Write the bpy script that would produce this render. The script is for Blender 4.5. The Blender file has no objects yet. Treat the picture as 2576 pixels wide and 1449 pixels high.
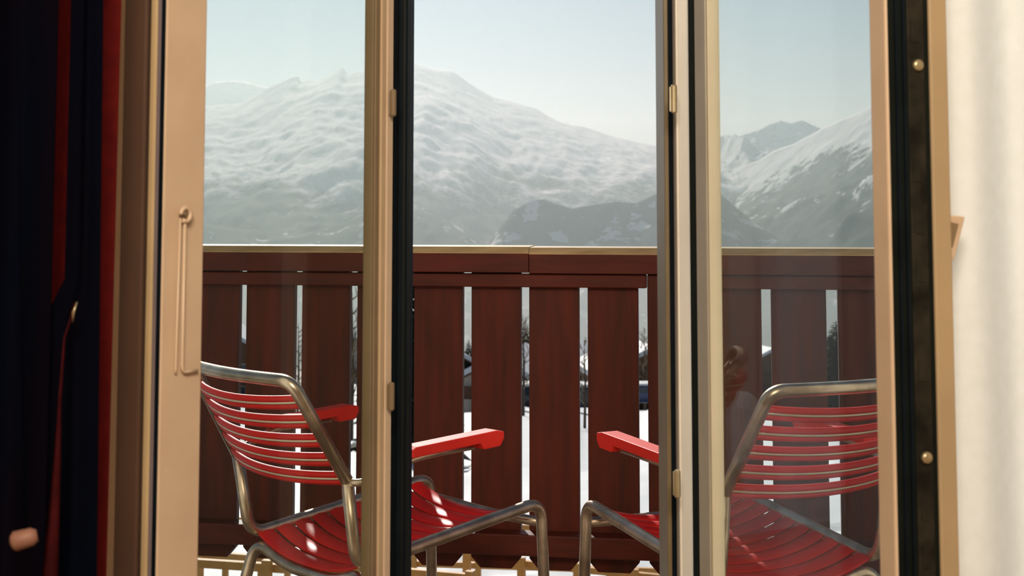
import bpy, math, random
import numpy as np
from mathutils import Vector, Matrix, noise

PI = math.pi
C = bpy.context.scene.collection
S = bpy.context.scene
random.seed(7)

# ------------------------------------------------------------------ camera
FPX = 3400.0
CAM_H = 1.10
HORIZON = 535.0
PITCH = math.atan(FPX / 46000.0)
cd = bpy.data.cameras.new('camera')
cam = bpy.data.objects.new('camera', cd)
C.objects.link(cam)
S.camera = cam
cam.location = (0, 0, CAM_H)
cam.rotation_euler = (PI / 2 + PITCH, 0, 0)
cd.sensor_width = 36
cd.lens = 36 * FPX / 2576
cd.shift_y = (HORIZON - FPX * math.tan(PITCH) - 724.5) / 2576
cd.clip_start = 0.05
cd.clip_end = 30000
cd.dof.use_dof = True
cd.dof.focus_distance = 3.2
cd.dof.aperture_fstop = 10

# ------------------------------------------------------------------ world, sun, fill light, exposure
SUN_AZ = math.radians(-11)      # to the left of the view direction
SUN_EL = math.radians(31)
S.view_settings.view_transform = 'Standard'
S.view_settings.look = 'None'
S.view_settings.gamma = 1
S.view_settings.use_curve_mapping = False
S.view_settings.exposure = 0.0

w = bpy.data.worlds.new('sky')
S.world = w
w.use_nodes = True
nt = w.node_tree
nt.nodes.clear()
sky = nt.nodes.new('ShaderNodeTexSky')
sky.sky_type = 'NISHITA'
sky.sun_disc = False
sky.sun_elevation = SUN_EL
sky.sun_rotation = SUN_AZ
sky.altitude = 1500
sky.air_density = 1.0
sky.dust_density = 0.6
sky.ozone_density = 1.0
mixc = nt.nodes.new('ShaderNodeMix')
mixc.data_type = 'RGBA'
mixc.blend_type = 'MULTIPLY'
mixc.inputs[0].default_value = 1.0
mixc.inputs[7].default_value = (0.84, .90, 0.93, 1)
bg = nt.nodes.new('ShaderNodeBackground')
bg.inputs[1].default_value = 0.043
wo = nt.nodes.new('ShaderNodeOutputWorld')
nt.links.new(sky.outputs[0], mixc.inputs[6])
nt.links.new(mixc.outputs[2], bg.inputs[0])
nt.links.new(bg.outputs[0], wo.inputs[0])

sl = bpy.data.lights.new('sun', 'SUN')
sun = bpy.data.objects.new('sun', sl)
C.objects.link(sun)
sl.energy = 4.3
sl.angle = math.radians(0.6)
sl.color = (1.0, 0.96, 0.88)
sd = Vector((math.sin(SUN_AZ) * math.cos(SUN_EL), math.cos(SUN_AZ) * math.cos(SUN_EL), math.sin(SUN_EL)))
sun.rotation_euler = sd.to_track_quat('Z', 'Y').to_euler()


def area(name, loc, target, size, energy, color):
    l = bpy.data.lights.new(name, 'AREA')
    l.shape = 'RECTANGLE'
    l.size, l.size_y = size
    l.energy = energy
    l.color = color
    o = bpy.data.objects.new(name, l)
    C.objects.link(o)
    o.location = loc
    o.rotation_euler = (Vector(target) - Vector(loc)).to_track_quat('-Z', 'Y').to_euler()
    return o


# warm fill light added unseen behind the camera to brighten the window frames
area('room_fill_light', (0.0, -0.5, 2.38), (0.0, 1.6, 0.5), (0.9, 0.9), 112, (1.0, 0.84, 0.65))


# ------------------------------------------------------------------ helpers
def ray(px, py):
    """direction through a photograph pixel, scaled so that Y component = 1 (relative to the camera)"""
    u = (px - 1288) / FPX
    v = -(py - (HORIZON - FPX * math.tan(PITCH))) / FPX
    y = math.cos(PITCH) - v * math.sin(PITCH)
    z = math.sin(PITCH) + v * math.cos(PITCH)
    return Vector((u / y, 1.0, z / y))


def at(px, py, Y):
    return Vector((0, 0, CAM_H)) + ray(px, py) * Y


def xat(px, Y):
    return (px - 1288) / FPX * Y


class MB:
    def __init__(self):
        self.v = []
        self.f = []

    def add(self, vs, fs):
        o = len(self.v)
        self.v += [tuple(p) for p in vs]
        self.f += [tuple(i + o for i in f) for f in fs]
        return self

    def box(self, a, b, M=None):
        x0, y0, z0 = a
        x1, y1, z1 = b
        vs = [Vector(p) for p in ((x0, y0, z0), (x1, y0, z0), (x1, y1, z0), (x0, y1, z0), (x0, y0, z1), (x1, y0, z1), (x1, y1, z1), (x0, y1, z1))]
        if M: vs = [M @ p for p in vs]
        return self.add(vs, [(0, 3, 2, 1), (4, 5, 6, 7), (0, 1, 5, 4), (1, 2, 6, 5), (2, 3, 7, 6), (3, 0, 4, 7)])

    def prism(self, poly, a, b, fn):
        """poly 2D extruded from a to b; fn(p, q, t) -> 3D"""
        n = len(poly)
        vs = [fn(p, q, a) for p, q in poly] + [fn(p, q, b) for p, q in poly]
        fs = [tuple(range(n))[::-1], tuple(range(n, 2 * n))]
        for i in range(n):
            j = (i + 1) % n
            fs.append((i, j, n + j, n + i))
        return self.add(vs, fs)

    def tube(self, pts, r, n=12, cap=True, flat=None):
        pts = [Vector(p) for p in pts]
        T = []
        for i in range(len(pts)):
            a = pts[max(i - 1, 0)]
            b = pts[min(i + 1, len(pts) - 1)]
            T.append((b - a).normalized())
        up = Vector((0, 0, 1))
        if abs(T[0].dot(up)) > .9: up = Vector((0, 1, 0))
        N = (up - T[0] * up.dot(T[0])).normalized()
        vs = []
        for i, p in enumerate(pts):
            N = (N - T[i] * N.dot(T[i])).normalized()
            B = T[i].cross(N)
            rr = r[i] if isinstance(r, (list, tuple)) else r
            for k in range(n):
                a = 2 * PI * k / n
                vs.append(p + N * math.cos(a) * rr * (flat or 1) + B * math.sin(a) * rr)
        fs = []
        for i in range(len(pts) - 1):
            for k in range(n):
                k2 = (k + 1) % n
                fs.append((i * n + k, i * n + k2, (i + 1) * n + k2, (i + 1) * n + k))
        if cap:
            fs.append(tuple(range(n))[::-1])
            fs.append(tuple((len(pts) - 1) * n + k for k in range(n)))
        return self.add(vs, fs)

    def build(self, name, mat, parent=None, smooth=False, bevel=0, loc=None):
        me = bpy.data.meshes.new(name)
        me.from_pydata(self.v, [], self.f)
        me.update()
        me.validate()
        o = bpy.data.objects.new(name, me)
        C.objects.link(o)
        me.materials.append(mat)
        if smooth:
            me.polygons.foreach_set('use_smooth', [True] * len(me.polygons))
        if bevel:
            m = o.modifiers.new('bevel', 'BEVEL')
            m.width = bevel
            m.segments = 2
            m.limit_method = 'ANGLE'
        if parent: o.parent = parent
        if loc is not None: o.location = loc
        return o


def rounded(pts, rads, seg=7):
    """polyline with rounded corners"""
    pts = [Vector(p) for p in pts]
    out = [pts[0]]
    for i in range(1, len(pts) - 1):
        p = pts[i]
        r = rads[i] if isinstance(rads, (list, tuple)) else rads
        a = (pts[i - 1] - p)
        b = (pts[i + 1] - p)
        d = min(r, a.length * .49, b.length * .49)
        pa = p + a.normalized() * d
        pb = p + b.normalized() * d
        for k in range(seg + 1):
            t = k / seg
            out.append(pa * (1 - t) ** 2 + p * 2 * t * (1 - t) + pb * t * t)
    out.append(pts[-1])
    return out


def tag(o, label=None, cat=None, group=None, kind=None):
    if label: o['label'] = label
    if cat: o['category'] = cat
    if group: o['group'] = group
    if kind: o['kind'] = kind
    return o


def empty(name, loc=(0, 0, 0), rz=0):
    o = bpy.data.objects.new(name, None)
    C.objects.link(o)
    o.location = loc
    o.rotation_euler = (0, 0, rz)
    o.empty_display_size = .1
    return o


def copy_tree(o, parent=None):
    c = o.copy()
    C.objects.link(c)
    c.parent = parent
    for ch in list(o.children): copy_tree(ch, c)
    return c


# ------------------------------------------------------------------ materials
def mat(name, col, rough=.5, metal=0, spec=.5, col2=None, scale=8, stretch=(1, 1, 1), bump=0, detail=4, trans=0, ramp=(.35, .65), coat=0):
    m = bpy.data.materials.new(name)
    m.use_nodes = True
    n = m.node_tree
    b = n.nodes['Principled BSDF']
    b.inputs['Base Color'].default_value = (*col, 1)
    b.inputs['Roughness'].default_value = rough
    b.inputs['Metallic'].default_value = metal
    b.inputs['Specular IOR Level'].default_value = spec
    b.inputs['Coat Weight'].default_value = coat
    tc = n.nodes.new('ShaderNodeTexCoord')
    mp = n.nodes.new('ShaderNodeMapping')
    mp.inputs['Scale'].default_value = stretch
    n.links.new(tc.outputs['Object'], mp.inputs[0])
    nz = n.nodes.new('ShaderNodeTexNoise')
    nz.inputs['Scale'].default_value = scale
    nz.inputs['Detail'].default_value = detail
    n.links.new(mp.outputs[0], nz.inputs['Vector'])
    cr = n.nodes.new('ShaderNodeValToRGB')
    cr.color_ramp.elements[0].position = ramp[0]
    cr.color_ramp.elements[1].position = ramp[1]
    c2 = col2 or tuple(c * .88 for c in col)
    cr.color_ramp.elements[0].color = (*col, 1)
    cr.color_ramp.elements[1].color = (*c2, 1)
    n.links.new(nz.outputs['Fac'], cr.inputs[0])
    n.links.new(cr.outputs[0], b.inputs['Base Color'])
    if bump:
        bp = n.nodes.new('ShaderNodeBump')
        bp.inputs['Strength'].default_value = bump
        bp.inputs['Distance'].default_value = .01
        n.links.new(nz.outputs['Fac'], bp.inputs['Height'])
        n.links.new(bp.outputs[0], b.inputs['Normal'])
    if trans:
        out = n.nodes['Material Output']
        tr = n.nodes.new('ShaderNodeBsdfTranslucent')
        n.links.new(cr.outputs[0], tr.inputs[0])
        mx = n.nodes.new('ShaderNodeMixShader')
        mx.inputs[0].default_value = trans
        n.links.new(b.outputs[0], mx.inputs[1])
        n.links.new(tr.outputs[0], mx.inputs[2])
        n.links.new(mx.outputs[0], out.inputs[0])
    return m


def glass_mat(name, tint):
    m = bpy.data.materials.new(name)
    m.use_nodes = True
    n = m.node_tree
    n.nodes.clear()
    out = n.nodes.new('ShaderNodeOutputMaterial')
    t = n.nodes.new('ShaderNodeBsdfTransparent')
    t.inputs[0].default_value = (*tint, 1)
    g = n.nodes.new('ShaderNodeBsdfGlossy')
    g.inputs['Roughness'].default_value = .0
    lw = n.nodes.new('ShaderNodeLayerWeight')
    lw.inputs[0].default_value = .5
    p = n.nodes.new('ShaderNodeMath'); p.operation = 'POWER'; p.inputs[1].default_value = 5
    q = n.nodes.new('ShaderNodeMath'); q.operation = 'MULTIPLY_ADD'; q.inputs[1].default_value = .34; q.inputs[2].default_value = .014
    n.links.new(lw.outputs['Facing'], p.inputs[0])
    n.links.new(p.outputs[0], q.inputs[0])
    mx = n.nodes.new('ShaderNodeMixShader')
    n.links.new(q.outputs[0], mx.inputs[0])
    n.links.new(t.outputs[0], mx.inputs[1])
    n.links.new(g.outputs[0], mx.inputs[2])
    n.links.new(mx.outputs[0], out.inputs[0])
    return m


M = {}
M['paint'] = mat('beige_paint', (.62, .47, .33), .45, col2=(.58, .43, .30), scale=14, bump=.05)
M['paint_white'] = mat('cream_paint', (.74, .68, .58), .4, col2=(.70, .63, .52), scale=14, bump=.05)
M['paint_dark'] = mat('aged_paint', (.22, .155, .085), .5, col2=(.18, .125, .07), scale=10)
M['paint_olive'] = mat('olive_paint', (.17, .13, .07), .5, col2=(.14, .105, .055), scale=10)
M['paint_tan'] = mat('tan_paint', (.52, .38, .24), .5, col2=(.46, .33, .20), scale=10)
M['paint_grey'] = mat('grey_paint', (.40, .37, .30), .45, col2=(.35, .32, .26), scale=10)
M['gasket'] = mat('black_rubber', (.004, .008, .013), .7, col2=(.002, .005, .008), scale=20, spec=.1)
M['gasket_green'] = mat('black_seal', (.005, .008, .006), .6, col2=(.003, .005, .004), scale=20, spec=.15)
M['lock'] = mat('dark_steel', (.04, .036, .026), .5, metal=.5, spec=.2, col2=(.012, .012, .010), scale=30)
M['brass'] = mat('worn_brass', (.55, .47, .30), .35, metal=.7, col2=(.45, .37, .22), scale=30)
M['chrome'] = mat('worn_tube_steel', (.80, .66, .50), .36, metal=1, col2=(.52, .41, .29), scale=18, detail=6, ramp=(.4, .62))
M['wire'] = mat('pale_wire', (.78, .70, .52), .35, metal=.3, col2=(.70, .62, .46), scale=30)
M['red'] = mat('red_plastic', (.66, .012, .008), .42, col2=(.58, .010, .007), scale=12, spec=.35)
M['redarm'] = mat('red_arm_plastic', (.78, .030, .018), .55, col2=(.72, .024, .014), scale=12, spec=.35)
M['wood'] = mat('red_brown_stained_wood', (.120, .017, .006), .55, spec=.25, col2=(.055, .012, .005), scale=3.5, stretch=(9, 9, .9), bump=.25, detail=8, ramp=(.3, .7))
M['woodrail'] = mat('stained_rail_wood', (.125, .019, .009), .55, spec=.25, col2=(.070, .014, .007), scale=3.5, stretch=(.9, 9, 9), bump=.25, detail=8, ramp=(.3, .7))
M['woodedge'] = mat('lit_edge_wood_colour', (.62, .44, .22), .6, col2=(.42, .28, .13), scale=5, stretch=(1, 9, 9), detail=8)  # pale tone stands in for sunlight on the rail's top edge
M['deck'] = mat('grey_balcony_boards', (.30, .24, .19), .7, col2=(.22, .17, .13), scale=3, stretch=(1, 8, 8), detail=8)
M['lath'] = mat('yellow_fence_wood', (.74, .37, .085), .6, col2=(.60, .28, .06), scale=4, stretch=(2, 2, 2), detail=6)
M['snow'] = mat('snow', (.73, .75, .77), .6, col2=(.66, .70, .74), scale=.8, bump=.0, detail=6)
M['floor'] = mat('parquet', (.35, .20, .10), .4, col2=(.27, .15, .07), scale=4, stretch=(8, 1, 8), detail=6)
M['wall'] = mat('plaster', (.72, .66, .56), .8, col2=(.68, .61, .52), scale=10)
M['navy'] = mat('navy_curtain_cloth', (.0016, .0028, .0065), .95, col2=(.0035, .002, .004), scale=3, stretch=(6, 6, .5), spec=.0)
M['redcloth'] = mat('red_curtain_cloth', (.115, .010, .009), .9, col2=(.085, .008, .008), scale=40, spec=.0, trans=.06)
M['redtie'] = mat('dark_red_band_cloth', (.05, .007, .008), .9, col2=(.03, .005, .006), scale=40, spec=.0)
M['whitecloth'] = mat('white_curtain_cloth', (.84, .89, .92), .8, col2=(.81, .86, .88), scale=60, spec=.2, trans=.2)
M['glass'] = glass_mat('clear_glass', (.972, .985, .98))
M['brownwood'] = mat('chalet_wood', (.16, .075, .035), .7, col2=(.10, .045, .02), scale=2, stretch=(1, 1, 8), detail=5)
M['chaletplaster'] = mat('chalet_plaster', (.62, .58, .50), .8, col2=(.55, .50, .44), scale=2)
M['pane'] = mat('dark_window_pane', (.03, .05, .07), .1, col2=(.05, .08, .10), scale=1)
M['bark'] = mat('bark', (.09, .06, .04), .9, col2=(.05, .035, .025), scale=6)
M['needles'] = mat('conifer_needles', (.035, .050, .028), .8, col2=(.02, .03, .02), scale=3)
M['larch'] = mat('winter_twigs', (.26, .19, .10), .8, col2=(.16, .12, .07), scale=3)
M['navycar'] = mat('blue_car_paint', (.05, .08, .22), .3, col2=(.04, .07, .18), scale=2, coat=.5)
M['greycar'] = mat('dark_car_paint', (.03, .045, .06), .3, col2=(.025, .035, .05), scale=2, coat=.5)
M['tyre'] = mat('tyre_rubber', (.012, .012, .012), .8)
M['skin_wood'] = mat('toggle_wood', (.26, .12, .085), .6, col2=(.20, .09, .06), scale=5)

# ------------------------------------------------------------------ room shell
WY = 2.00      # inside plane of the window wall
Z0, Z1 = -.02, 2.45


def struct(name, mb, m, parent=None, **k):
    o = mb.build(name, m, parent, **k)
    if not parent: tag(o, kind='structure')
    return o


struct('floor', MB().box((-2.2, -3.0, -.10), (2.4, WY, -.02)), M['floor'])
struct('ceiling', MB().box((-2.2, -3.0, 2.45), (2.4, WY + .2, 2.55)), M['wall'])
struct('wall_left', MB().box((-2.3, -3.0, -.1), (-2.2, WY + .2, 2.55)), M['wall'])
struct('wall_right', MB().box((2.4, -3.0, -.1), (2.5, WY + .2, 2.55)), M['wall'])
struct('wall_back', MB().box((-2.3, -3.1, -.1), (2.5, -3.0, 2.55)), M['wall'])
XL, XR = -.60, 1.15          # ends of the glazed bays
struct('wall_front', MB().box((-2.2, WY, -.1), (XL - .05, WY + .2, 2.55)).box((XR + .05, WY, -.1), (2.4, WY + .2, 2.55)).box((XL - .05, WY, 2.40), (XR + .05, WY + .2, 2.55)), M['wall'])
struct('trim_1', MB().box((XL - .05, WY, -.1), (XR + .05, WY + .12, .02)), M['paint'], bevel=.004)

xm0, xm1 = xat(985, 1.93), xat(1028, WY)        # left mullion
xn0, xn1 = xat(1676, WY), xat(1750, 1.95)       # right mullion


def fixed_window(name, x0, x1):
    e = empty(name, ((x0 + x1) / 2, WY + .05, 0))
    tag(e, kind='structure')
    ox = (x0 + x1) / 2
    fr = MB()
    a, b = x0 - ox, x1 - ox
    side = .03
    left_side = side if name == 'window_1' else .004
    right_side = side if name == 'window_2' else .004
    fr.box((a, -.03, .02), (a + left_side, .03, 2.40)).box((b - right_side, -.03, .02), (b, .03, 2.40))
    fr.box((a + left_side, -.03, 2.33), (b - right_side, .03, 2.40)).box((a + left_side, -.03, .02), (b - right_side, .03, .14))
    fr.build('window_frame', M['paint'], e)
    MB().box((a + left_side, -.002, .14), (b - right_side, .002, 2.33)).build('window_pane', M['glass'], e)
    return e


fixed_window('window_1', XL, xm0 - .032)
fixed_window('window_2', xn1 + .032, XR)

# left mullion: dark rebate with rubber seals on the opening side
e = empty('trim_2', (xm0, WY, 0)); tag(e, kind='structure')
wml = xm1 - xm0
MB().box((-.030, .0, .02), (.008, .10, 2.40)).box((0.006, -.03, .02), (wml, .10, 2.40)).build('mullion_post', M['gasket'], e, bevel=.002)
MB().box((.013, -.036, .02), (.017, -.029, 2.40)).box((.0215, -.034, .02), (.0235, -.029, 2.40)).build('seal_lip', M['gasket_green'], e)
# right mullion
e = empty('trim_3', (xn0, WY, 0)); tag(e, kind='structure')
wmr = xn1 - xn0


def strip(parent, name, m, a, b, y0, y1, bev=.0015):
    # a,b in photograph pixels at depth WY measured from the mullion's edge
    return MB().box((xat(a, 1.965) - xn0, y0, .02), (xat(b, 1.965) - xn0, y1, 2.40)).build(name, m, parent, bevel=bev)


strip(e, 'rebate_post', M['paint_olive'], 1676, 1688, -.01, .10)
strip(e, 'seal_groove', M['gasket'], 1687, 1704, .004, .10, 0)
strip(e, 'frame_face', mat('cool_cream_paint', (.60, .585, .54), .4), 1702, 1735, -.035, .10, .003)
strip(e, 'seal_groove', M['gasket_green'], 1734, 1790, .0, .10, 0)
strip(e, 'frame_glare_strip', mat('glare_line_white', (.9, .85, .76), .3), 1701, 1708, -.040, .0, .002)  # thin white strip painted as the glare line along this edge


# ------------------------------------------------------------------ open casement leaves
def leaf(name, hinge, ang, L, side, w_h, w_f, t, label, face_m, hinge_strips, th):
    """leaf hinged at hinge=(x, y); side -1 opens to the left, +1 to the right; local x runs from hinge to free edge,
    local y from the face seen by the camera to the face turned away"""
    e = empty(name, (hinge[0], hinge[1], 0))
    tag(e, label, 'window leaf')
    d = Vector((math.cos(ang) * side, -math.sin(ang), 0))
    n = Vector((math.sin(ang) * side, math.cos(ang), 0))
    # child transform through mesh coordinates
    def W(x, y, z):
        return d * x + n * y + Vector((0, 0, z))

    def pbox(mb, x0, x1, y0, y1, z0, z1):
        vs = [W(*p) for p in ((x0, y0, z0), (x1, y0, z0), (x1, y1, z0), (x0, y1, z0), (x0, y0, z1), (x1, y0, z1), (x1, y1, z1), (x0, y1, z1))]
        fs = [(0, 3, 2, 1), (4, 5, 6, 7), (0, 1, 5, 4), (1, 2, 6, 5), (2, 3, 7, 6), (3, 0, 4, 7)]
        if side < 0: fs = [f[::-1] for f in fs]
        return mb.add(vs, fs)
    zb, zt = .035, 2.38
    mb = MB(); pbox(mb, L - w_f, L, 0, t * .95, zb, zt)
    mb.build('free_stile', face_m, e, bevel=.0025)
    for k, (a, b, y0, mm) in enumerate(hinge_strips):
        mb = MB(); pbox(mb, a, b, y0, th, zb, zt)
        mb.build('hinge_stile' if k == len(hinge_strips) - 1 else 'stile_moulding', mm, e, bevel=.0018)
    xa = hinge_strips[-1][1]
    mb = MB(); pbox(mb, xa, L - w_f, 0, th, zt - .075, zt); mb.build('top_rail', face_m, e, bevel=.002)
    mb = MB(); pbox(mb, xa, L - w_f, 0, th, zb, zb + .16); mb.build('bottom_rail', face_m, e, bevel=.002)
    mb = MB(); pbox(mb, xa - .004, L - w_f + .004, th * .6, th * .6 + .004, zb + .15, zt - .07); mb.build('glass_pane', M['glass'], e)
    return e, pbox, W


HL = (xat(985, 1.93), 1.93)
TL = math.radians(60)
LL = .325 / (math.cos(TL) + .2576 * math.sin(TL))
tl = .064
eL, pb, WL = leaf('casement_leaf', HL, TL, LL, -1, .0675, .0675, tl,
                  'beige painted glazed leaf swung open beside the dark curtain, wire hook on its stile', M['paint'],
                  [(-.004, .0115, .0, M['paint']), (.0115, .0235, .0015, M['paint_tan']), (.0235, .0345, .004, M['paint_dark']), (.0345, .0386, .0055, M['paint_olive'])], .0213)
# end face of the free stile: black groove, grey seal, pale bead, overlap with its shade put into the paint colour
mb = MB(); pb(mb, LL - .004, LL + .0012, .0015, .0065, .035, 2.38); mb.build('edge_seal', M['gasket'], eL)
mb = MB(); pb(mb, LL - .004, LL + .0020, .0065, .0115, .035, 2.38); mb.build('edge_seal', mat('grey_violet_seal', (.20, .16, .17), .5), eL)
mb = MB(); pb(mb, LL - .010, LL + .0040, .0120, .0215, .035, 2.38); mb.build('edge_bead', mat('yellowed_paint', (.50, .37, .20), .45), eL, bevel=.0025)
mb = MB(); pb(mb, LL - .004, LL + .0015, .0215, .0275, .035, 2.38); mb.build('edge_groove', mat('brown_groove_paint', (.05, .028, .016), .5), eL)
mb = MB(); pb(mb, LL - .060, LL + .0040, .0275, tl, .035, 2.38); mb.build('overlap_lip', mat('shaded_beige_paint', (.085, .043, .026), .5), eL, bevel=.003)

HR = (xat(1752, 1.93), 1.93)
TR = math.radians(74)
LR = .273 / (math.cos(TR) + .2776 * math.sin(TR))
tr_ = .074
eR, pbR, WR = leaf('casement_leaf', HR, TR, LR, 1, .080, .033, tr_,
                   'beige painted glazed leaf swung open beside the white curtain, lock along its edge', M['paint'],
                   [(-.004, .033, .0, M['paint_grey']), (.033, .036, .004, M['paint_olive']), (.036, .0395, .001, mat('cream_beige_paint', (.56, .50, .36), .45))], .0200)
mb = MB(); pbR(mb, LR - .004, LR + .0008, .003, .052, .035, 2.38); mb.build('edge_seal', M['gasket_green'], eR)
mb = MB(); pbR(mb, LR, LR + .004, .010, .013, .035, 2.38); pbR(mb, LR, LR + .004, .019, .0215, .035, 2.38); mb.build('seal_lip', M['gasket'], eR)
mb = MB(); pbR(mb, LR, LR + .002, .026, .046, .035, 2.38); mb.build('lock_strip', M['lock'], eR, bevel=.0006)
mb = MB(); pbR(mb, LR - .030, LR + .004, .052, tr_, .035, 2.38); mb.build('overlap_lip', mat('ochre_paint', (.42, .31, .18), .5), eR, bevel=.002)
for (px, py) in ((2308, 165), (2315, 1150)):
    # screws of the lock strip: find the height on the edge
    Yp = HR[1] - math.sin(TR) * LR + .036 * math.cos(TR)
    z = at(px, py, Yp).z
    p = WR(LR + .002, .037, z)
    q = WR(LR + .007, .037, z)
    MB().tube([p, p.lerp(q, .7), q], [.0062, .0062, .004], 16).build('lock_roller', M['brass'], eR, smooth=True)
for py in (80, 430, 560, 680, 930, 1280, 1400):
    Yp = HR[1] - math.sin(TR) * LR + .036 * math.cos(TR)
    z = at(2310, py, Yp).z
    mb = MB(); pbR(mb, LR + .002, LR + .003, .031, .040, z - .012, z + .012); mb.build('lock_plate', M['lock'], eR, bevel=.0004)

# handle on the far face of the right leaf, only its tip sticks out past the edge
hz0, hz1 = at(2385, 540, 1.5).z, at(2385, 672, 1.5).z
mb = MB()
mb.prism([(.0, hz0), (.024, hz0 - .002), (.010, hz1 + .012), (.001, hz1)], LR - .022, LR - .006, lambda p, q, t: WR(t, tr_ + p + .0005, q))
h = mb.build('handle', M['paint'], eR, bevel=.002)
mb = MB()
mb.prism([(.004, hz0 - .008), (.014, hz0 - .010), (.006, hz0 - .035), (.003, hz0 - .035)], LR - .0065, LR - .0045, lambda p, q, t: WR(t, tr_ + p + .0005, q))
mb.build('handle_recess', M['paint_dark'], h)

# hinges
def hinge(parent_e, px, py0, py1, Y, m=M['brass']):
    z1, z0 = at(px, py0, Y).z, at(px, py1, Y).z
    x = xat(px, Y) - parent_e.location.x
    y = Y - parent_e.location.y
    mb = MB().tube([(x, y, z0), (x, y, z0 + .002), (x, y, z1 - .002), (x, y, z1)], [.003, .0046, .0046, .003], 14)
    mb.box((x - .006, y + .001, z0 + .003), (x, y + .004, z1 - .003))
    o = mb.build('hinge', m, parent_e, smooth=False)
    return o


for a, b in ((225, 293), (962, 1033)): hinge(eL, 988, a, b, 1.918, M['paint_dark'])
for a, b in ((213, 285), (1182, 1252)): hinge(eR, 1697, a, b, 1.925)

# wire hook hanging on the left leaf
Yh = HL[1] - math.sin(TL) * (LL - .03)
zt_, zb_ = at(455, 540, Yh).z, at(455, 937, Yh).z
hk = empty('hook', tuple(Vector((HL[0], HL[1], 0)) + WL(LL - .030, 0, zt_)))
tag(hk, 'painted wire stay hook hanging from a screw eye on the left leaf', 'hook')
base = WL(LL - .030, 0, zt_)


def HW(x, y, z): return WL(LL - .030 + x, y, zt_ + z) - base


ring = [HW(.0078 * math.cos(a), -.006, .0078 * math.sin(a)) for a in [2 * PI * k / 20 for k in range(18)]]
MB().tube(ring, .0028, 8).build('screw_eye', M['paint'], hk, smooth=True)
MB().tube([HW(0, 0, .001), HW(0, -.007, .001)], .0024, 8).build('screw_shank', M['paint_dark'], hk, smooth=True)
dz = zb_ - zt_
MB().tube(rounded([HW(.000, -.005, -.006), HW(.000, -.0045, dz * .97), HW(-.004, -.0040, dz), HW(-.026, -.0040, dz)], .006), .0019, 8).build('rod_and_shadow_wire', M['paint'], hk, smooth=True)
MB().tube([HW(.0075, -.005, -.004), HW(.0085, -.0030, dz * .97), HW(.0085, -.0030, dz * 1.0)], .0014, 8).build('rod_and_shadow_wire', M['paint'], hk, smooth=True)  # extra thin rod modelled in place of the first rod's shadow


# ------------------------------------------------------------------ curtains
def curtain(name, m, px_pts, zb, zt, label, cat, amp, wave, taper=None, seed=0, rows=30, thick=.0015):
    """px_pts: ground-plan polyline (x, y); folds added across it"""
    n = 220
    P = [Vector((x, y, 0)) for x, y in px_pts]
    L = [0]
    for a, b in zip(P, P[1:]): L.append(L[-1] + (b - a).length)
    vs = []
    for r in range(rows + 1):
        z = zb + (zt - zb) * r / rows
        for i in range(n + 1):
            s = L[-1] * i / n
            k = max(j for j in range(len(L) - 1) if L[j] <= s + 1e-9)
            t = (s - L[k]) / (L[k + 1] - L[k])
            p = P[k].lerp(P[k + 1], t)
            d = (P[k + 1] - P[k]).normalized()
            nn = Vector((-d.y, d.x, 0))
            ph = s / wave * 2 * PI + seed
            o = amp * (math.sin(ph + .35 * math.sin(z * 2.1 + seed)) + .35 * math.sin(2.3 * ph + z * .9 + seed))
            q = p + nn * o
            if taper: q = taper(q, z, i / n)
            vs.append((q.x, q.y, z))
    fs = []
    for r in range(rows):
        for i in range(n):
            a = r * (n + 1) + i
            fs.append((a, a + 1, a + n + 2, a + n + 1))
    o = MB().add(vs, fs).build(name, m, smooth=True)
    s = o.modifiers.new('solid', 'SOLIDIFY'); s.thickness = thick
    tag(o, label, cat)
    return o


ZT = at(150, 706, 1.4).z
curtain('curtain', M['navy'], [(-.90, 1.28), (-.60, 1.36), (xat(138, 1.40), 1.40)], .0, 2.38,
        'nearly black navy curtain at the extreme left edge', 'curtain', .014, .115, seed=1.0)


def navy_taper(q, z, t):
    px = xat(1288 - (1288 - 240 - (.90 - z) * 0), 1.41)
    left = xat(166, 1.41) if z > ZT else xat(120, 1.41)
    right = xat(236 + (2.0 - z) * 22, 1.41)
    return Vector((left + (right - left) * t, q.y, 0))


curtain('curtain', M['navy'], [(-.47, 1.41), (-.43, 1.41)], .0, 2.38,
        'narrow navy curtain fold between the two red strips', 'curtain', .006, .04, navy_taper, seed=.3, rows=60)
sash = []
for py, a, b in ((762, 183, 190), (800, 176, 182), (850, 160, 165), (1000, 146, 155), (1200, 130, 152), (1449, 104, 146), (1700, 80, 138)):
    p, q = at(a, py, 1.37), at(b, py, 1.37)
    sash += [(p, q)]
mb = MB()
vs = []
for p, q in sash:
    m_ = (p + q) / 2 + Vector((0, -.004, 0))
    vs += [p, m_, q, m_ + Vector((0, .008, 0))]
fs = []
for k in range(len(sash) - 1):
    for j in range(4):
        fs.append((4 * k + j, 4 * k + (j + 1) % 4, 4 * k + 4 + (j + 1) % 4, 4 * k + 4 + j))
o = mb.add(vs, fs + [(0, 1, 2, 3), tuple(4 * (len(sash) - 1) + j for j in (3, 2, 1, 0))]).build('curtain_tie', M['redtie'], smooth=True)
tag(o, 'dark red tie band hanging slantwise in front of the navy curtain', 'curtain tie')
hp = at(183, 785, 1.368)
MB().tube([hp + Vector((.0, 0, -.010)), hp + Vector((.002, -.004, 0)), hp + Vector((.004, 0, .010))], [.0006, .0013, .0006], 8).build('tie_hook', M['brass'], o, smooth=True)
def red_taper(q, z, t):
    # the red edge leans away from the window frame towards the floor
    return q + Vector(((1.5 - z) * -.006, 0, 0))
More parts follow.
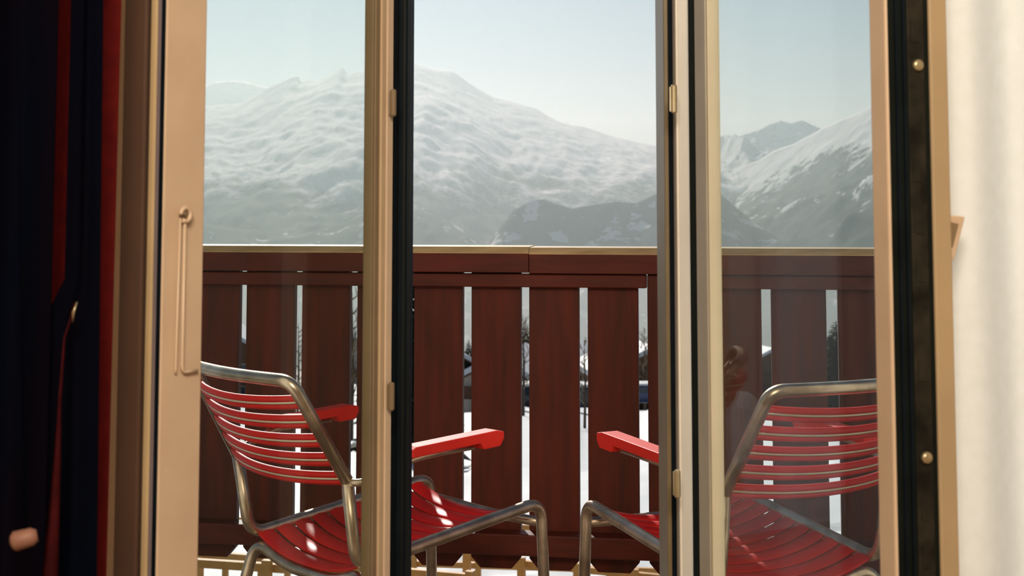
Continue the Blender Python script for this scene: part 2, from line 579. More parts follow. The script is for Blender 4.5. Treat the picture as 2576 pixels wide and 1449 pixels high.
curtain('curtain', M['redcloth'], [(-.62, 1.49), (-.50, 1.475), (-.430, 1.47)], .0, 2.38,
        'red curtain showing as a narrow strip beside the left leaf', 'curtain', .010, .10, red_taper, seed=2.2)
curtain('curtain', M['whitecloth'], [(.44, 1.64), (.50, 1.56), (.80, 1.50), (1.10, 1.62)], .0, 2.38,
        'white translucent curtain hanging at the right edge of the window', 'curtain', .030, .20, seed=2.0)
cp = empty('curtain_pull', tuple(at(62, 1355, 1.22)))
tag(cp, 'small wooden toggle on a dark cord in the bottom left corner', 'curtain pull')
a_, b_ = Vector((-.0105, 0, -.003)), Vector((.0095, .004, .002))
MB().tube([a_, a_ * .8, b_ * .6, b_], [.0065, .0088, .0078, .0050], 14).build('toggle', M['skin_wood'], cp, smooth=True)
MB().tube([(0, .002, 0), (-.03, .02, .55), (-.09, .05, 1.5)], .0012, 6).build('cord', M['navy'], cp, smooth=True)
rod = MB().tube([(-1.0, 1.50, 2.405), (1.3, 1.50, 2.405)], .010, 12).build('curtain_rail', M['paint_white'])
tag(rod, 'curtain rail under the ceiling above the window', 'rail')

# ------------------------------------------------------------------ balcony deck
struct('balcony_floor', MB().box((-2.4, WY + .2, -.12), (2.6, 4.02, 0.0)).box((XL - .1, WY + .12, -.12), (XR + .1, WY + .2, 0.0)), M['deck'])

# ------------------------------------------------------------------ railing
RK = 4.6e-5
RZ0 = 3.80


def rail_pt(px, py):
    """point on the inner plane of the boards"""
    Yh_ = RZ0 / (1 + RK * (px - 1288))
    # plane: Y*(1) + RK*FPX*x = RZ0
    d = ray(px, py)
    t = RZ0 / (d.y + RK * FPX * d.x)
    return Vector((0, 0, CAM_H)) + d * t


ra = math.atan(RK * FPX)
rd = Vector((math.cos(ra), -math.sin(ra), 0))     # along the railing, to the right
rn = Vector((math.sin(ra), math.cos(ra), 0))      # outward
R0 = rail_pt(1288, 900); R0.z = 0


def rs(px, py=740):
    return (rail_pt(px, py) - R0).dot(rd)


RM = Matrix.Translation((0, 0, 0)) @ Matrix(((rd.x, rn.x, 0, 0), (rd.y, rn.y, 0, 0), (0, 0, 1, 0), (0, 0, 0, 1)))
ze = lambda py, px=1288: rail_pt(px, py).z
railing = empty('balcony_railing', (R0.x, R0.y, 0))
tag(railing, 'red-brown wooden balcony railing of upright boards with thick top rail', 'railing')


def rbox(a, b, mb=None):
    return (mb or MB()).box(a, b, RM)


z_cap1 = ze(622); z_cap0 = ze(684); z_pl0 = ze(721)
z_lr1 = ze(1331) ; z_lr0 = ze(1384); z_bot = ze(1431); z_ch = ze(1403)
print('rail z', z_cap1, z_cap0, z_pl0, z_lr1, z_lr0, z_bot)
s0, s1 = rs(60), rs(2600)
# top rail: two lengths meeting at a seam; sloping top with a pale edge strip, its sunlit look put into the colour
sj = rs(1337)
for (a, b, dz) in ((s0, sj - .001, 0), (sj, s1, -.002)):
    mb = MB()
    prof = [(-.050, z_cap0), (-.050, z_cap1 - .012), (-.036, z_cap1 + .001), (.07, z_cap1 + .002), (.07, z_cap0)]
    mb.prism([(p, q + dz) for p, q in prof], a, b, lambda p, q, t: RM @ Vector((t, p, q)))
    o = mb.build('top_rail', M['woodrail'], railing, bevel=.002)
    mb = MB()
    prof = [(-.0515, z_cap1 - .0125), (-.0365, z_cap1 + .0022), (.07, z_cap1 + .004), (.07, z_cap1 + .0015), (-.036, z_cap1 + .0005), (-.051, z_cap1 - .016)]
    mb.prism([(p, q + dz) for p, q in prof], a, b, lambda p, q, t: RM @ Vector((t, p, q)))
    mb.build('painted_lit_edge', M['woodedge'], o)
sp = rs(1628); sp2 = rs(1790)
for a, b in ((s0, sp), (sp2, s1)):
    rbox((a, -.032, z_pl0), (b, 0, z_cap0 - .004)).build('upper_crossbar', M['woodrail'], railing, bevel=.003)
rbox((s0, -.062, z_lr0), (s1, 0, z_lr1 - .0)).build('lower_crossbar', M['woodrail'], railing, bevel=.004)
gapsL = [(60, 77), (192, 209), (324, 341), (455, 472), (602, 620), (741, 760), (880, 899), (1021, 1042), (1164, 1186), (1310, 1331), (1456, 1478), (1605, 1629), (1757, 1780), (1915, 1939), (2078, 2107), (2245, 2275), (2420, 2450)]
rng = random.Random(3)
for (g0, g1), (h0, h1) in zip(gapsL, gapsL[1:]):
    a, b = rs(g1), rs(h0)
    post = (g1 == 1629)
    c = .026
    prof = [(a + c, z_bot), (b - c, z_bot), (b, z_ch), (b, z_cap0 + .01), (a, z_cap0 + .01), (a, z_ch)]
    y0, y1 = (0.0, .027)
    MB().prism(prof, y0, y1, lambda p, q, t: RM @ Vector((p, t, q))).build('board', M['wood'], railing, bevel=.002)
    if post:
        rbox((sp + .002, -.030, z_lr1), (sp2 - .002, -.001, z_cap0 - .004)).build('post', M['wood'], railing, bevel=.003)
# outer posts carrying the railing down to the deck edge
for px in (90, 2560):
    s = rs(px)
    rbox((s - .04, -.08, 0), (s + .04, 0, z_cap0)).build('post', M['wood'], railing)

# ------------------------------------------------------------------ chairs
CP = dict(top=(.190, -.382, .768), joint=(.207, -.256, .559), rear=(.200, -.226, .381), front=(.198, .297, .440), arm=(.262, .090, .625))
TR_ = .0132


def make_chair(label):
    e = empty('tubular_chair')
    tag(e, label, 'chair')
    T, J, Rr, F, A = (CP[k] for k in ('top', 'joint', 'rear', 'front', 'arm'))
    # back frame: inverted U bulging a little backwards
    L = lambda p, s: Vector((p[0] * s, p[1], p[2]))
    bar = []
    for k in range(1, 6):
        t = k / 6
        bar.append(Vector((-T[0] + 2 * T[0] * t, T[1] - .022 * math.sin(PI * t), T[2])))
    pts = [L(J, -1), L(T, -1)] + bar + [L(T, 1), L(J, 1)]
    MB().tube(rounded(pts, [0, .05, .05, .03, .03, .03, .05, .05, 0], 8), TR_, 14).build('back_frame', M['chrome'], e, smooth=True)
    for s in (-1, 1):
        side = rounded([L(J, s), L(Rr, s), L(F, s), Vector((F[0] * s * 1.04, F[1] + .015, .01))], [0, .045, .045, 0], 9)
        MB().tube(side, TR_, 14).build('side_frame', M['chrome'], e, smooth=True)
        # foot cap
        MB().tube([(F[0] * s * 1.04, F[1] + .015, .0), (F[0] * s * 1.04, F[1] + .015, .022)], .014, 12).build('foot_cap', M['gasket'], e, smooth=True)
    # rear legs with the bent crossbar between them
    x = Rr[0]
    y = Rr[1] + .03
    pts = [(-x - .035, y - .10, .012), (-x * .99, y - .015, Rr[2] - .014), (-x * .45, y - .004, Rr[2] - .052), (x * .45, y - .004, Rr[2] - .052), (x * .99, y - .015, Rr[2] - .014), (x + .035, y - .10, .012)]
    MB().tube(rounded(pts, [0, .05, .06, .06, .05, 0], 8), TR_, 14).build('rear_leg_frame', M['chrome'], e, smooth=True)
    for s in (-1, 1):
        MB().tube([(s * (x + .035), y - .10, .0), (s * (x + .035), y - .10, .022)], .014, 12).build('foot_cap', M['gasket'], e, smooth=True)
    # front crossbar under the seat
    MB().tube(rounded([(-F[0], F[1] + .010, F[2] - .05), (0, F[1] + .002, F[2] - .054), (F[0], F[1] + .010, F[2] - .05)], .1), .0115, 12).build('front_crossbar', M['chrome'], e, smooth=True)
    # back slats: pair of red cords with a pale wire between
    nb = 5
    for i in range(nb):
        t = .20 + .19 * i
        c = Vector(T).lerp(Vector(J), t)
        up = (Vector((0, T[1], T[2])) - Vector((0, J[1], J[2]))).normalized()
        red = MB()
        wire = MB()
        for off, r, mb in ((.0085, .0072, red), (-.0085, .0072, red), (0, .0035, wire)):
            path = []
            for k in range(25):
                u = -1 + 2 * k / 24
                bulge = .040 * (1 - u * u) ** .9 if abs(u) < 1 else 0
                path.append(Vector((c[0] * u * .985, c[1] - bulge - .004, c[2] - .010 * (1 - u * u))) + up * off)
            if mb is wire:
                path = [p - Vector((0, .0045, 0)) for p in path]
            mb.tube(path, r, 10)
        ro = red.build('back_slat', M['red'], e, smooth=True)
        wire.build('slat_wire', M['wire'], ro, smooth=True)
    # seat slats: flat red bands sagging between the side tubes
    ns = 10
    for i in range(ns):
        t = (i + .75) / (ns + .95)
        c = Vector(Rr).lerp(Vector(F), t)
        d = (Vector((0, F[1], F[2])) - Vector((0, Rr[1], Rr[2]))).normalized()
        half = .0200
        mb = MB()
        n = 24
        vs = []
        for k in range(n + 1):
            u = -1 + 2 * k / n
            sag = .038 * (1 - abs(u) ** 2.4)
            for q in (-1, -.86, 0, .86, 1):
                hh = .0045 * (1 - abs(q) ** 3)
                vs.append(Vector((c[0] * u, c[1], c[2] - sag + .004 + hh)) + d * (q * half))
            for q in (1, 0, -1):
                vs.append(Vector((c[0] * u, c[1], c[2] - sag)) + d * (q * half * .98))
        m = 8
        fs = []
        for k in range(n):
            for j in range(m):
                j2 = (j + 1) % m
                fs.append((k * m + j, (k + 1) * m + j, (k + 1) * m + j2, k * m + j2))
        fs.append(tuple(range(m)))
        fs.append(tuple(n * m + j for j in range(m))[::-1])
        mb.add(vs, fs).build('seat_slat', M['red'], e, smooth=True)
    # armrests
    for s in (-1, 1):
        tip = Vector((A[0] * s, A[1] + .015, A[2]))
        back = Vector((A[0] * s * .985, A[1] - .235, A[2] - .012))
        d = (tip - back).normalized()
        sd_ = Vector((1, 0, 0))
        sd_ = (sd_ - d * sd_.dot(d)).normalized()
        up = d.cross(sd_) * -1
        if up.z < 0: up = -up
        ln = (tip - back).length
        # side profile (along, height)
        prof = [(0, -.012), (.0, .004), (.012, .009), (ln - .02, .009), (ln, .004), (ln, -.010), (ln - .012, -.026), (ln - .058, -.026), (ln - .066, -.012)]
        o = MB().prism(prof, -.021, .021, lambda p, q, t: back + d * p + up * q + sd_ * t).build('armrest', M['redarm'], e, bevel=.0022)
        jj = L(J, s)
        pts = [jj, jj + Vector((.035 * s, .01, .0)), back + d * .02 - up * .016, tip - d * .075 - up * .018]
        MB().tube(rounded(pts, [0, .02, .04, 0]), .008, 12).build('armrest_tube', M['chrome'], e, smooth=True)
        p = tip - d * .072 - up * .026
        MB().tube([p, p + up * .01], .004, 10).build('arm_screw', M['brass'], o, smooth=True)
    return e


ch1 = make_chair('red-slatted tubular steel chair on the left, its back seen through the left leaf')
ch1.location = (-.286, 3.098, 0)
ch1.rotation_euler.z = -.820
ch2 = copy_tree(ch1)
ch2.location = (.481, 2.978, 0)
ch2.rotation_euler.z = .464
ch2['label'] = 'red-slatted tubular steel chair on the right, behind the right leaf'
for c in (ch1, ch2): c['group'] = 'tubular chairs on the balcony'



# ------------------------------------------------------------------ terrain near the house
def gz(Y, x=0):
    pts = [(4, -2.0), (8, -2.05), (13, -2.4), (50, -6.9), (90, -11.6), (120, -16), (190, -23.5), (260, -36), (600, -130), (1200, -240), (6000, -420)]
    for (a, za), (b, zb) in zip(pts, pts[1:]):
        if Y <= b:
            t = max(0, (Y - a) / (b - a))
            return za + (zb - za) * t
    return pts[-1][1]


vs = []
fs = []
Ys = [4.3 + .13 * i for i in range(110)]
while Ys[-1] < 5000: Ys.append(Ys[-1] * 1.05)
NX = 160
for j, Y in enumerate(Ys):
    half = 3 + Y * .75
    for i in range(NX + 1):
        x = -half + 2 * half * i / NX
        z = gz(Y)
        amp = .09 if Y < 30 else min(.012 * Y, 6)
        sc = 1.6 if Y < 30 else 40 / Y
        z += amp * noise.fractal(Vector((x * sc, Y * sc, 0)), 1, 2, 4)
        if Y < 30: z += .05 * noise.noise(Vector((x * 6, Y * 6, 3)))
        vs.append((x, Y, z))
for j in range(len(Ys) - 1):
    for i in range(NX):
        a = j * (NX + 1) + i
        fs.append((a, a + 1, a + NX + 2, a + NX + 1))
struct('ground', MB().add(vs, fs), M['snow'], smooth=True)


# ------------------------------------------------------------------ mountains
def mountain_mat(name, snowline, width, forest=(.035, .045, .032), rock=.0, scale=.004, lo=(.30, .60), rockcol=(.16, .15, .13), tilt=0, patch=0):
    m = bpy.data.materials.new(name)
    m.use_nodes = True
    n = m.node_tree
    b = n.nodes['Principled BSDF']
    b.inputs['Roughness'].default_value = .9
    b.inputs['Specular IOR Level'].default_value = .1
    geo = n.nodes.new('ShaderNodeNewGeometry')
    sep = n.nodes.new('ShaderNodeSeparateXYZ')
    n.links.new(geo.outputs['Position'], sep.inputs[0])
    nz = n.nodes.new('ShaderNodeTexNoise')
    nz.inputs['Scale'].default_value = scale
    nz.inputs['Detail'].default_value = 9
    nz.inputs['Roughness'].default_value = .62
    n.links.new(geo.outputs['Position'], nz.inputs['Vector'])
    nz2 = n.nodes.new('ShaderNodeTexNoise')
    nz2.inputs['Scale'].default_value = scale * 6
    nz2.inputs['Detail'].default_value = 8
    nz2.inputs['Roughness'].default_value = .7
    n.links.new(geo.outputs['Position'], nz2.inputs['Vector'])
    # altitude mask
    alt = n.nodes.new('ShaderNodeMapRange')
    alt.inputs[1].default_value = snowline - width
    alt.inputs[2].default_value = snowline + width
    tl_ = n.nodes.new('ShaderNodeMath'); tl_.operation = 'MULTIPLY_ADD'
    tl_.inputs[1].default_value = tilt
    n.links.new(sep.outputs[0], tl_.inputs[0])
    n.links.new(sep.outputs[2], tl_.inputs[2])
    n.links.new(tl_.outputs[0], alt.inputs[0])
    add = n.nodes.new('ShaderNodeMath'); add.operation = 'MULTIPLY_ADD'
    add.inputs[1].default_value = 1.5
    add.inputs[2].default_value = -.75
    n.links.new(nz.outputs['Fac'], add.inputs[0])
    s2 = n.nodes.new('ShaderNodeMath'); s2.operation = 'MULTIPLY_ADD'
    s2.inputs[1].default_value = 1.5
    s2.inputs[2].default_value = -.75
    n.links.new(nz2.outputs['Fac'], s2.inputs[0])
    a1 = n.nodes.new('ShaderNodeMath'); a1.operation = 'ADD'
    n.links.new(alt.outputs[0], a1.inputs[0]); n.links.new(add.outputs[0], a1.inputs[1])
    a2 = n.nodes.new('ShaderNodeMath'); a2.operation = 'ADD'
    n.links.new(a1.outputs[0], a2.inputs[0]); n.links.new(s2.outputs[0], a2.inputs[1])
    cr = n.nodes.new('ShaderNodeValToRGB')
    cr.color_ramp.elements[0].position = lo[0]
    cr.color_ramp.elements[0].color = (*forest, 1)
    cr.color_ramp.elements[1].position = lo[1]
    cr.color_ramp.elements[1].color = (.88, .89, .90, 1)
    n.links.new(a2.outputs[0], cr.inputs[0])
    last = cr.outputs[0]
    if patch:
        pn = n.nodes.new('ShaderNodeTexNoise')
        pn.inputs['Scale'].default_value = scale * 2.2
        pn.inputs['Detail'].default_value = 8
        pn.inputs['Roughness'].default_value = .6
        n.links.new(geo.outputs['Position'], pn.inputs['Vector'])
        pr = n.nodes.new('ShaderNodeValToRGB')
        pr.color_ramp.elements[0].position = patch
        pr.color_ramp.elements[1].position = patch + .03
        pr.color_ramp.elements[0].color = (0, 0, 0, 1)
        pr.color_ramp.elements[1].color = (.8, .8, .8, 1)
        n.links.new(pn.outputs['Fac'], pr.inputs[0])
        pm = n.nodes.new('ShaderNodeMix'); pm.data_type = 'RGBA'
        pm.inputs[7].default_value = (.85, .87, .9, 1)
        n.links.new(pr.outputs[0], pm.inputs[0])
        n.links.new(last, pm.inputs[6])
        last = pm.outputs[2]
    if rock:
        mp = n.nodes.new('ShaderNodeMapping'); mp.inputs['Scale'].default_value = (1, 1, .5)
        n.links.new(geo.outputs['Position'], mp.inputs[0])
        nz3 = n.nodes.new('ShaderNodeTexNoise')
        nz3.inputs['Scale'].default_value = scale * 9
        nz3.inputs['Detail'].default_value = 10
        nz3.inputs['Roughness'].default_value = .75
        n.links.new(mp.outputs[0], nz3.inputs['Vector'])
        r = n.nodes.new('ShaderNodeValToRGB')
        r.color_ramp.elements[0].position = .54
        r.color_ramp.elements[1].position = .60
        r.color_ramp.elements[0].color = (0, 0, 0, 1)
        r.color_ramp.elements[1].color = (rock, rock, rock, 1)
        n.links.new(nz3.outputs['Fac'], r.inputs[0])
        mx = n.nodes.new('ShaderNodeMix'); mx.data_type = 'RGBA'
        mx.inputs[7].default_value = (*rockcol, 1)
        n.links.new(r.outputs[0], mx.inputs[0])
        n.links.new(last, mx.inputs[6])
        last = mx.outputs[2]
    n.links.new(last, b.inputs['Base Color'])
    return m


def interp(pts, x):
    if x <= pts[0][0]: return pts[0][1]
    for (a, ya), (b, yb) in zip(pts, pts[1:]):
        if x <= b: return ya + (yb - ya) * (x - a) / (b - a)
    return pts[-1][1]


def range_mesh(name, m, sky_pts, D, depth, zbase, rough, seed, label, back=.6, nx=420, ny=150, freq=1.0, ridge=1.0, prof=1.0, diag=0.0, D2=None, shift=0):
    """a real ridge: crest at distance D with the photographed skyline, falling towards the camera over `depth` metres"""
    vs = []
    px0, px1 = sky_pts[0][0], sky_pts[-1][0]
    fine = [interp(sky_pts, px0 + (px1 - px0) * i / nx) for i in range(nx + 1)]
    hw = max(1, int(130 / (px1 - px0) * nx))
    smooth = [sum(fine[max(0, i - hw):i + hw + 1]) / len(fine[max(0, i - hw):i + hw + 1]) for i in range(nx + 1)]
    rows = []
    nb = int(ny * .25)
    for j in range(ny + nb + 1):
        if j <= ny:
            t = j / ny                      # 0 foot .. 1 crest
            y = D - depth * (1 - t)
            hfac = t ** prof
        else:
            t = (j - ny) / nb
            y = D + depth * back * t
            hfac = 1 - t
        rows.append((y, hfac, j))
    for (y, hfac, j) in rows:
        for i in range(nx + 1):
            px = px0 + (px1 - px0) * i / nx
            Dc = D + ((D2 or D) - D) * i / nx
            crest = at(px, interp(sky_pts, px), Dc)
            yy = y
            y = yy + Dc - D
            x = crest.x * (.5 + .5 * y / Dc) if y < Dc else crest.x
            x -= shift * (1 - hfac) if j <= ny else 0
            zs = at(px, smooth[i], Dc).z
            wt = min(1, hfac) ** 14
            zc = crest.z * wt + zs * (1 - wt)
            z = zbase + (zc - zbase) * hfac
            sc = freq / 900.0
            q = Vector((x * sc + seed + diag * y * sc, y * sc * .38, seed * .3))
            e = noise.ridged_multi_fractal(q, 1.0, 2.1, 7, 1.0, 2.0) - 1.1
            env = math.sin(PI * min(1, hfac)) ** .6 if hfac < 1 and j <= ny else 0.0
            env = max(env, .0)
            edge = .10 if j == ny else 0
            z += rough * e * env * ridge
            z += rough * .10 * noise.fractal(Vector((x * .012, y * .012, seed)), 1, 2, 5) * (.25 + env)
            vs.append((x, y, z))
            y = yy
    fs = []
    for j in range(len(rows) - 1):
        for i in range(nx):
            a = j * (nx + 1) + i
            fs.append((a, a + 1, a + nx + 2, a + nx + 1))
    o = MB().add(vs, fs).build(name, m, smooth=True)
    tag(o, label, 'mountain')
    return o


SB = [(-200, 420), (200, 330), (420, 285), (520, 268), (570, 264), (610, 258), (640, 240), (668, 222), (700, 208), (735, 192), (750, 190), (757, 204), (775, 202), (797, 205), (812, 196), (835, 185), (848, 176), (861, 167), (873, 183), (890, 180), (915, 178), (960, 168), (1000, 158), (1035, 155), (1060, 163), (1095, 174), (1140, 178), (1160, 192), (1175, 205), (1200, 222), (1240, 243), (1310, 262), (1350, 273), (1375, 290), (1400, 303), (1440, 315), (1480, 323), (1530, 340), (1580, 352), (1640, 365), (1700, 368), (1800, 378), (1900, 392), (2000, 430), (2200, 520)]
SA = [(300, 300), (450, 245), (525, 212), (545, 205), (590, 202), (625, 207), (645, 214), (672, 218), (720, 240), (800, 300)]
SC = [(1700, 430), (1780, 372), (1815, 356), (1830, 350), (1860, 341), (1900, 328), (1935, 312), (1962, 301), (1972, 306), (1990, 310), (2020, 302), (2035, 309), (2065, 322), (2110, 340), (2200, 390)]
SD = [(1660, 520), (1760, 468), (1812, 442), (1860, 420), (1905, 405), (1950, 378), (1975, 368), (2000, 360), (2030, 345), (2070, 322), (2120, 300), (2160, 284), (2190, 268), (2250, 240), (2330, 200), (2600, 120), (2900, 100)]
SE = [(1180, 700), (1225, 622), (1255, 572), (1290, 528), (1330, 508), (1365, 500), (1395, 512), (1440, 525), (1500, 515), (1545, 508), (1600, 512), (1650, 490), (1720, 470), (1800, 480), (1900, 560), (2000, 640)]
SF = [(-100, 560), (300, 540), (600, 575), (760, 590), (830, 570), (900, 545), (1000, 520), (1040, 520), (1090, 540), (1140, 565), (1200, 598), (1250, 625), (1330, 690)]

range_mesh('mountain', mountain_mat('far_left_snow', -500, 100, rock=.5), SA, 7200, 1500, -300, 120, 3.1, 'pale distant ridge rising behind the left end of the mountain', nx=120, ny=60)
range_mesh('mountain', mountain_mat('main_mountain', 70, 130, rock=.5, scale=.0035, forest=(.04, .05, .04), lo=(.36, .66)), SB, 5200, 3000, -460, 95, 1.7, 'hazy snow-covered mountain with broad summit filling the middle of the view', nx=520, ny=200)
range_mesh('mountain', mountain_mat('far_right_peaks', -500, 100, rock=.6), SC, 5200, 1200, 60, 170, 5.3, 'small sunlit snowy twin peaks beyond the right slope', nx=200, ny=90, freq=1.6)
range_mesh('mountain', mountain_mat('right_slope', -270, 60, rock=.2, scale=.0045, tilt=-.48, patch=.60, lo=(.42, .56), forest=(.018, .028, .018)), SD, 4600, 1500, -330, 110, 8.2, 'sunlit snowy slope with dark forest below, rising to the right', nx=320, ny=180, freq=1.5, diag=.4, D2=2500, shift=500)
range_mesh('mountain', mountain_mat('forest_hill', 60, 160, rock=.0, scale=.007, lo=(.55, .75), patch=.57), SE, 3000, 1200, -420, 90, 4.4, 'forested foothill with snowy clearings right of the centre', nx=200, ny=90, freq=2)
range_mesh('mountain', mountain_mat('forest_hill_left', 60, 200, rock=.0, scale=.006, lo=(.6, .8), patch=.58), SF, 3300, 1300, -430, 90, 6.6, 'forested foothill descending from the left into the valley', nx=240, ny=90, freq=2)

# ------------------------------------------------------------------ village
def ground_at(px, py0=None, Y=None):
    return Vector((xat(px, Y), Y, gz(Y)))


def chalet(px, Y, wdt, dep, eave, rise, m_wall, label, rz=0, wins=2, zoff=0):
    p = ground_at(px, Y=Y)
    e = empty('chalet', (p.x, p.y, p.z + zoff), rz)
    tag(e, label, 'house')
    a = wdt / 2
    b = dep / 2
    # walls with gable towards the balcony
    prof = [(-a, -1.0), (a, -1.0), (a, eave), (0, eave + rise), (-a, eave)]
    MB().prism(prof, -b, b, lambda p, q, t: Vector((p, t, q))).build('wall', m_wall, e)
    ov = .9
    sl_ = rise / a
    for nm, m_, d0, d1, o2 in (('roof', M['brownwood'], .0, .16, ov), ('roof_snow', M['snow'], .165, .60, ov * .96)):
        prof = [(-a - o2, eave - sl_ * o2 + d0), (0, eave + rise + d0), (a + o2, eave - sl_ * o2 + d0), (a + o2, eave - sl_ * o2 + d1), (0, eave + rise + d1), (-a - o2, eave - sl_ * o2 + d1)]
        MB().prism(prof, -b - o2, b + o2, lambda p, q, t: Vector((p, t, q))).build(nm, m_, e)
    for lv in range(2):
        for k in range(wins):
            x = -a + wdt * (k + .5) / wins
            z = .8 + lv * (eave * .45)
            o = MB().box((x - .45, -b - .06, z), (x + .45, -b + .02, z + 1.1)).build('window', M['chaletplaster'], e)
            MB().box((x - .36, -b - .08, z + .08), (x + .36, -b - .055, z + 1.02)).build('pane', M['pane'], o)
    MB().box((-a * .9, -b - .9, eave * .5), (a * .9, -b, eave * .5 + .12)).box((-a * .9, -b - .92, eave * .5 + .12), (a * .9, -b - .86, eave * .5 + .95)).build('balcony', M['brownwood'], e)
    return e


chalet(1606, 130, 9.5, 9, 3.4, 2.0, M['brownwood'], 'dark wooden chalet with snowy roof, right of the centre boards', rz=.15)
chalet(1425, 165, 10, 9, 3.6, 2.2, M['brownwood'], 'brown chalet with snow-laden roof seen between the middle boards', rz=-.2)
chalet(1285, 105, 6, 8, 2.4, 1.5, M['chaletplaster'], 'pale plastered chalet with snowy roof seen left of the middle board gap', rz=-.25)
chalet(575, 150, 9, 9, 5.2, 2.6, M['brownwood'], 'dark-roofed chalet seen through the leftmost board gap', rz=.1)
chalet(905, 190, 10, 9, 5.0, 2.8, M['chaletplaster'], 'pale chalet seen through the gap behind the left chair armrest', rz=-.1)
chalet(1890, 190, 11, 10, 3.4, 2.4, M['brownwood'], 'wooden chalet seen through the right glass leaf above the chair back', rz=.3)
chalet(2200, 120, 7, 8, 2.0, 1.4, M['chaletplaster'], 'pale house under snow at the far right beyond the railing', rz=.2)
chalet(1060, 145, 8, 9, 4.6, 2.2, M['brownwood'], 'wooden chalet just right of the dark window post', rz=.2)


def conifer(px, Y, ytop, w, label, m=None, ybot=None):
    p = ground_at(px, Y=Y)
    ztop = at(px, ytop, Y).z
    H = ztop - p.z
    e = empty('conifer', tuple(p))
    tag(e, label, 'tree')
    MB().tube([(0, 0, -.3), (0, 0, H * .97)], [w * .05, .02], 8).build('trunk', M['bark'], e, smooth=True)
    rg = random.Random(px)
    mb = MB()
    nl = 38
    for i in range(nl):
        t = i / nl
        z = H * (.10 + .88 * t)
        r = w * .5 * (1 - t) ** .8 + .08
        k = int(9 + 5 * (1 - t))
        for j in range(k):
            a = 2 * PI * (j + rg.random()) / k
            rr = r * rg.uniform(.7, 1.1)
            d = Vector((math.cos(a), math.sin(a), 0))
            s = Vector((-d.y, d.x, 0))
            droop = rr * rg.uniform(.15, .4)
            q0 = Vector((0, 0, z))
            q1 = d * rr * .55 + Vector((0, 0, z - droop * .35))
            q2 = d * rr + Vector((0, 0, z - droop))
            ww = rr * .22
            th = Vector((0, 0, -ww * .8))
            mb.add([q0, q1 + s * ww, q2, q1 - s * ww, q1 + th], [(0, 1, 4), (1, 2, 4), (2, 3, 4), (3, 0, 4), (0, 3, 2, 1)])
    mb.build('foliage', m or M['needles'], e)
    return e


conifer(1026, 34, 585, 3.2, 'tall dark conifer whose tip rises above the railing beside the dark post')
conifer(2096, 70, 800, 4.2, 'dark conifer behind the railing near the right end, above the right chair')
conifer(1320, 140, 800, 5.0, 'olive conifer seen between boards left of the middle', M['larch'])
conifer(700, 185, 760, 5.5, 'conifer standing behind the boards above the left chair')
conifer(1180, 185, 850, 4.0, 'small distant conifer seen in the gap above the left armrest')


def bare_tree(px, Y, ytop, label, seed=0, spread=.35):
    p = ground_at(px, Y=Y)
    H = at(px, ytop, Y).z - p.z
    e = empty('bare_tree', tuple(p))
    tag(e, label, 'tree')
    rg = random.Random(seed)
    tr = MB()
    br = MB()
    tr.tube([(0, 0, -.3), (.05 * H * .2, 0, H * .45), (0, .02, H * .95)], [H * .018, H * .011, .01], 7)

    def grow(b, d, l, r, lev, mb):
        n = 3
        pts = [b]
        for i in range(n):
            d = (d + Vector((rg.uniform(-.2, .2), rg.uniform(-.2, .2), rg.uniform(-.02, .18)))).normalized()
            pts.append(pts[-1] + d * l / n)
        mb.tube(pts, [r, r * .8, r * .6, r * .3], 5)
        if lev:
            for _ in range(4):
                t = rg.choice(pts[1:])
                dd = (d + Vector((rg.uniform(-.9, .9), rg.uniform(-.9, .9), rg.uniform(-.1, .6)))).normalized()
                grow(t, dd, l * .6, r * .5, lev - 1, br)
    for i in range(15):
        t = .25 + .7 * i / 15
        a = rg.uniform(0, 2 * PI)
        grow(Vector((0, 0, H * t)), Vector((math.cos(a), math.sin(a), .6)).normalized(), H * spread * (1.1 - t), H * .006, 2, br)
    tr.build('trunk', M['bark'], e, smooth=True)
    br.build('branches', M['larch'], e, smooth=True)
    return e


bare_tree(888, 40, 715, 'bare winter tree filling the gap left of the light window post', 3)
bare_tree(1468, 55, 845, 'thin bare tree seen between boards above the middle snowfield', 5)
bare_tree(1315, 70, 780, 'bare tree with tan twigs seen left of the middle board', 6)
bare_tree(755, 60, 800, 'bare tree seen through the second board gap behind the left chair', 8)
bare_tree(1618, 105, 820, 'bare tree rising behind the dark chalet roof', 9)


def car(px, Y, rz, m, label):
    p = ground_at(px, Y=Y)
    e = empty('car', (p.x, p.y, p.z + .02), rz)
    tag(e, label, 'car')
    prof = [(-2.1, .35), (2.1, .35), (2.15, .75), (1.2, .95), (.7, 1.42), (-1.1, 1.45), (-1.9, .98), (-2.15, .9)]
    MB().prism(prof, -.85, .85, lambda p, q, t: Vector((p, t, q))).build('body', m, e, bevel=.08)
    MB().prism([(1.02, .98), (.62, 1.36), (-1.0, 1.38), (-1.6, 1.0)], -.86, .86, lambda p, q, t: Vector((p, t, q))).build('side_windows', M['pane'], e)
    MB().prism([(.8, 1.44), (-1.15, 1.47), (-1.1, 1.60), (.6, 1.60)], -.8, .8, lambda p, q, t: Vector((p, t, q))).build('roof_snow', M['snow'], e, bevel=.04)
    for sx in (-1.3, 1.3):
        for sy in (-.86, .70):
            MB().tube([(sx, sy, .32), (sx, sy + .16, .32)], .32, 16).build('wheel', M['tyre'], e)
    return e


car(1330, 80, .3, M['greycar'], 'dark parked car on the snow seen beside the middle board')
car(1475, 76, .1, M['greycar'], 'dark car with snowy roof parked below the middle board gap')
car(1630, 92, .1, M['navycar'], 'blue car with snow on its roof below the dark chalet')
car(1010, 72, .5, M['greycar'], 'dark car parked beyond the left armrest near the window post')


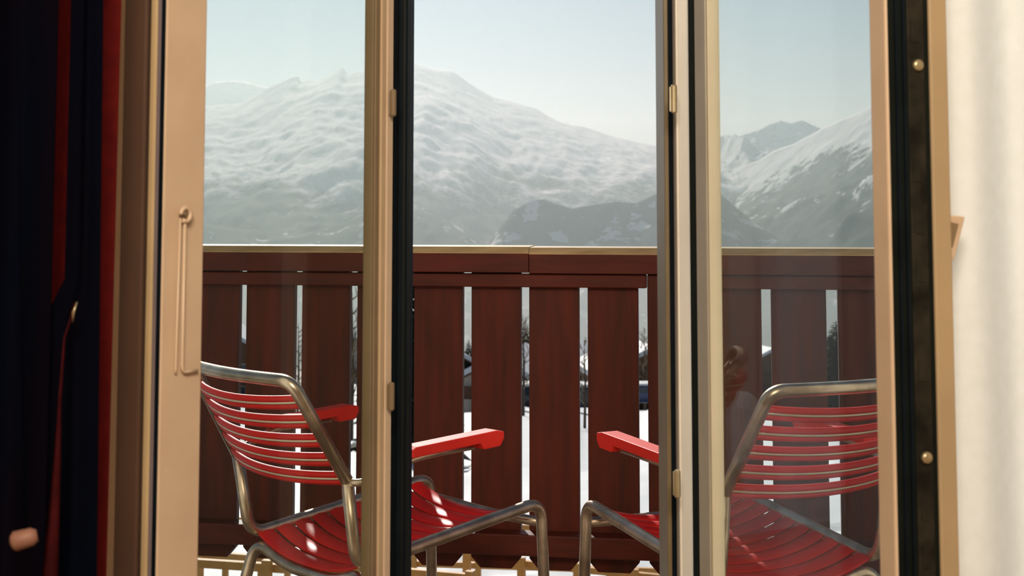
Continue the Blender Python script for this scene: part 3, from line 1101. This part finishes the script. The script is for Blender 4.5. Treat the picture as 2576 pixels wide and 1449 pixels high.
# yellow wooden fences on the snow under the balcony
def fence(P0, P1, n, thick, height, label, posts=True):
    e = empty('wooden_fence', tuple(Vector((P0.x, P0.y, 0))))
    tag(e, label, 'fence', 'yellow wooden fences in the snow')
    d = (P1 - P0)
    L_ = Vector((d.x, d.y, 0)).length
    dh = Vector((d.x, d.y, 0)).normalized()
    nn = Vector((-dh.y, dh.x, 0))
    for off in (0, .34):
        a = P0 - Vector((P0.x, P0.y, off))
        b = P1 - Vector((P0.x, P0.y, off))
        vs = []
        for q in (a, b):
            for (u, v) in ((-.02, 0), (.02, 0), (.02, -thick), (-.02, -thick)):
                vs.append(q + nn * u + Vector((0, 0, v)))
        MB().add(vs, [(0, 1, 2, 3)[::-1], (4, 5, 6, 7), (0, 4, 5, 1), (1, 5, 6, 2), (2, 6, 7, 3), (3, 7, 4, 0)]).build('rail', M['lath'], e)
    for i in range(n + 1):
        t = i / n
        q = P0.lerp(P1, t)
        g = gz(q.y) - .1
        b = Vector((q.x - P0.x, q.y - P0.y, 0)) + nn * -.045
        Mx = Matrix.Translation(b) @ Matrix.Rotation(math.atan2(dh.y, dh.x), 4, 'Z')
        MB().box((-.025, -.02, g), (.025, .02, q.z + .03), Mx).build('post', M['lath'], e)
    return e


fence(at(470, 1404, 7.9), at(900, 1431, 7.6), 2, .045, 1, 'yellow wooden fence in the snow below the left chair, nearest one')
fence(at(360, 1372, 9.6), at(1190, 1444, 8.6), 5, .045, 1, 'yellow wooden fence behind the nearest one, below the railing')
fence(at(1180, 1395, 9.6), at(1900, 1470, 9.0), 5, .04, 1, 'yellow wooden fence below the middle boards and right chair')
fence(at(420, 1296, 12.6), at(1700, 1330, 12.0), 8, .05, 1, 'farther yellow wooden fence seen low through the board gaps')

# ------------------------------------------------------------------ valley haze (real scattering volume, far beyond the village)
hm = bpy.data.materials.new('valley_haze')
hm.use_nodes = True
n = hm.node_tree
n.nodes.clear()
out = n.nodes.new('ShaderNodeOutputMaterial')
vsn = n.nodes.new('ShaderNodeVolumeScatter')
vsn.inputs['Color'].default_value = (.78, .95, .985, 1)
vsn.inputs['Density'].default_value = 1 / 5200.0
vsn.inputs['Anisotropy'].default_value = .54
n.links.new(vsn.outputs[0], out.inputs['Volume'])
hz = MB().box((-6500, 320, -70), (6500, 9500, 650)).build('valley_haze', hm)
hm2 = hm.copy()
hm2.name = 'low_valley_haze'
hm2.node_tree.nodes['Volume Scatter'].inputs['Density'].default_value = 1 / 1500.0
h2 = MB().box((-6500, 320, -900), (6500, 9500, -70.01)).build('low_valley_haze', hm2)
tag(h2, 'thicker pale haze lying low in the valley below the snowfields', 'haze', kind='stuff')
tag(hz, kind='stuff')
tag(hz, 'thin bright haze filling the valley in front of the mountains', 'haze')
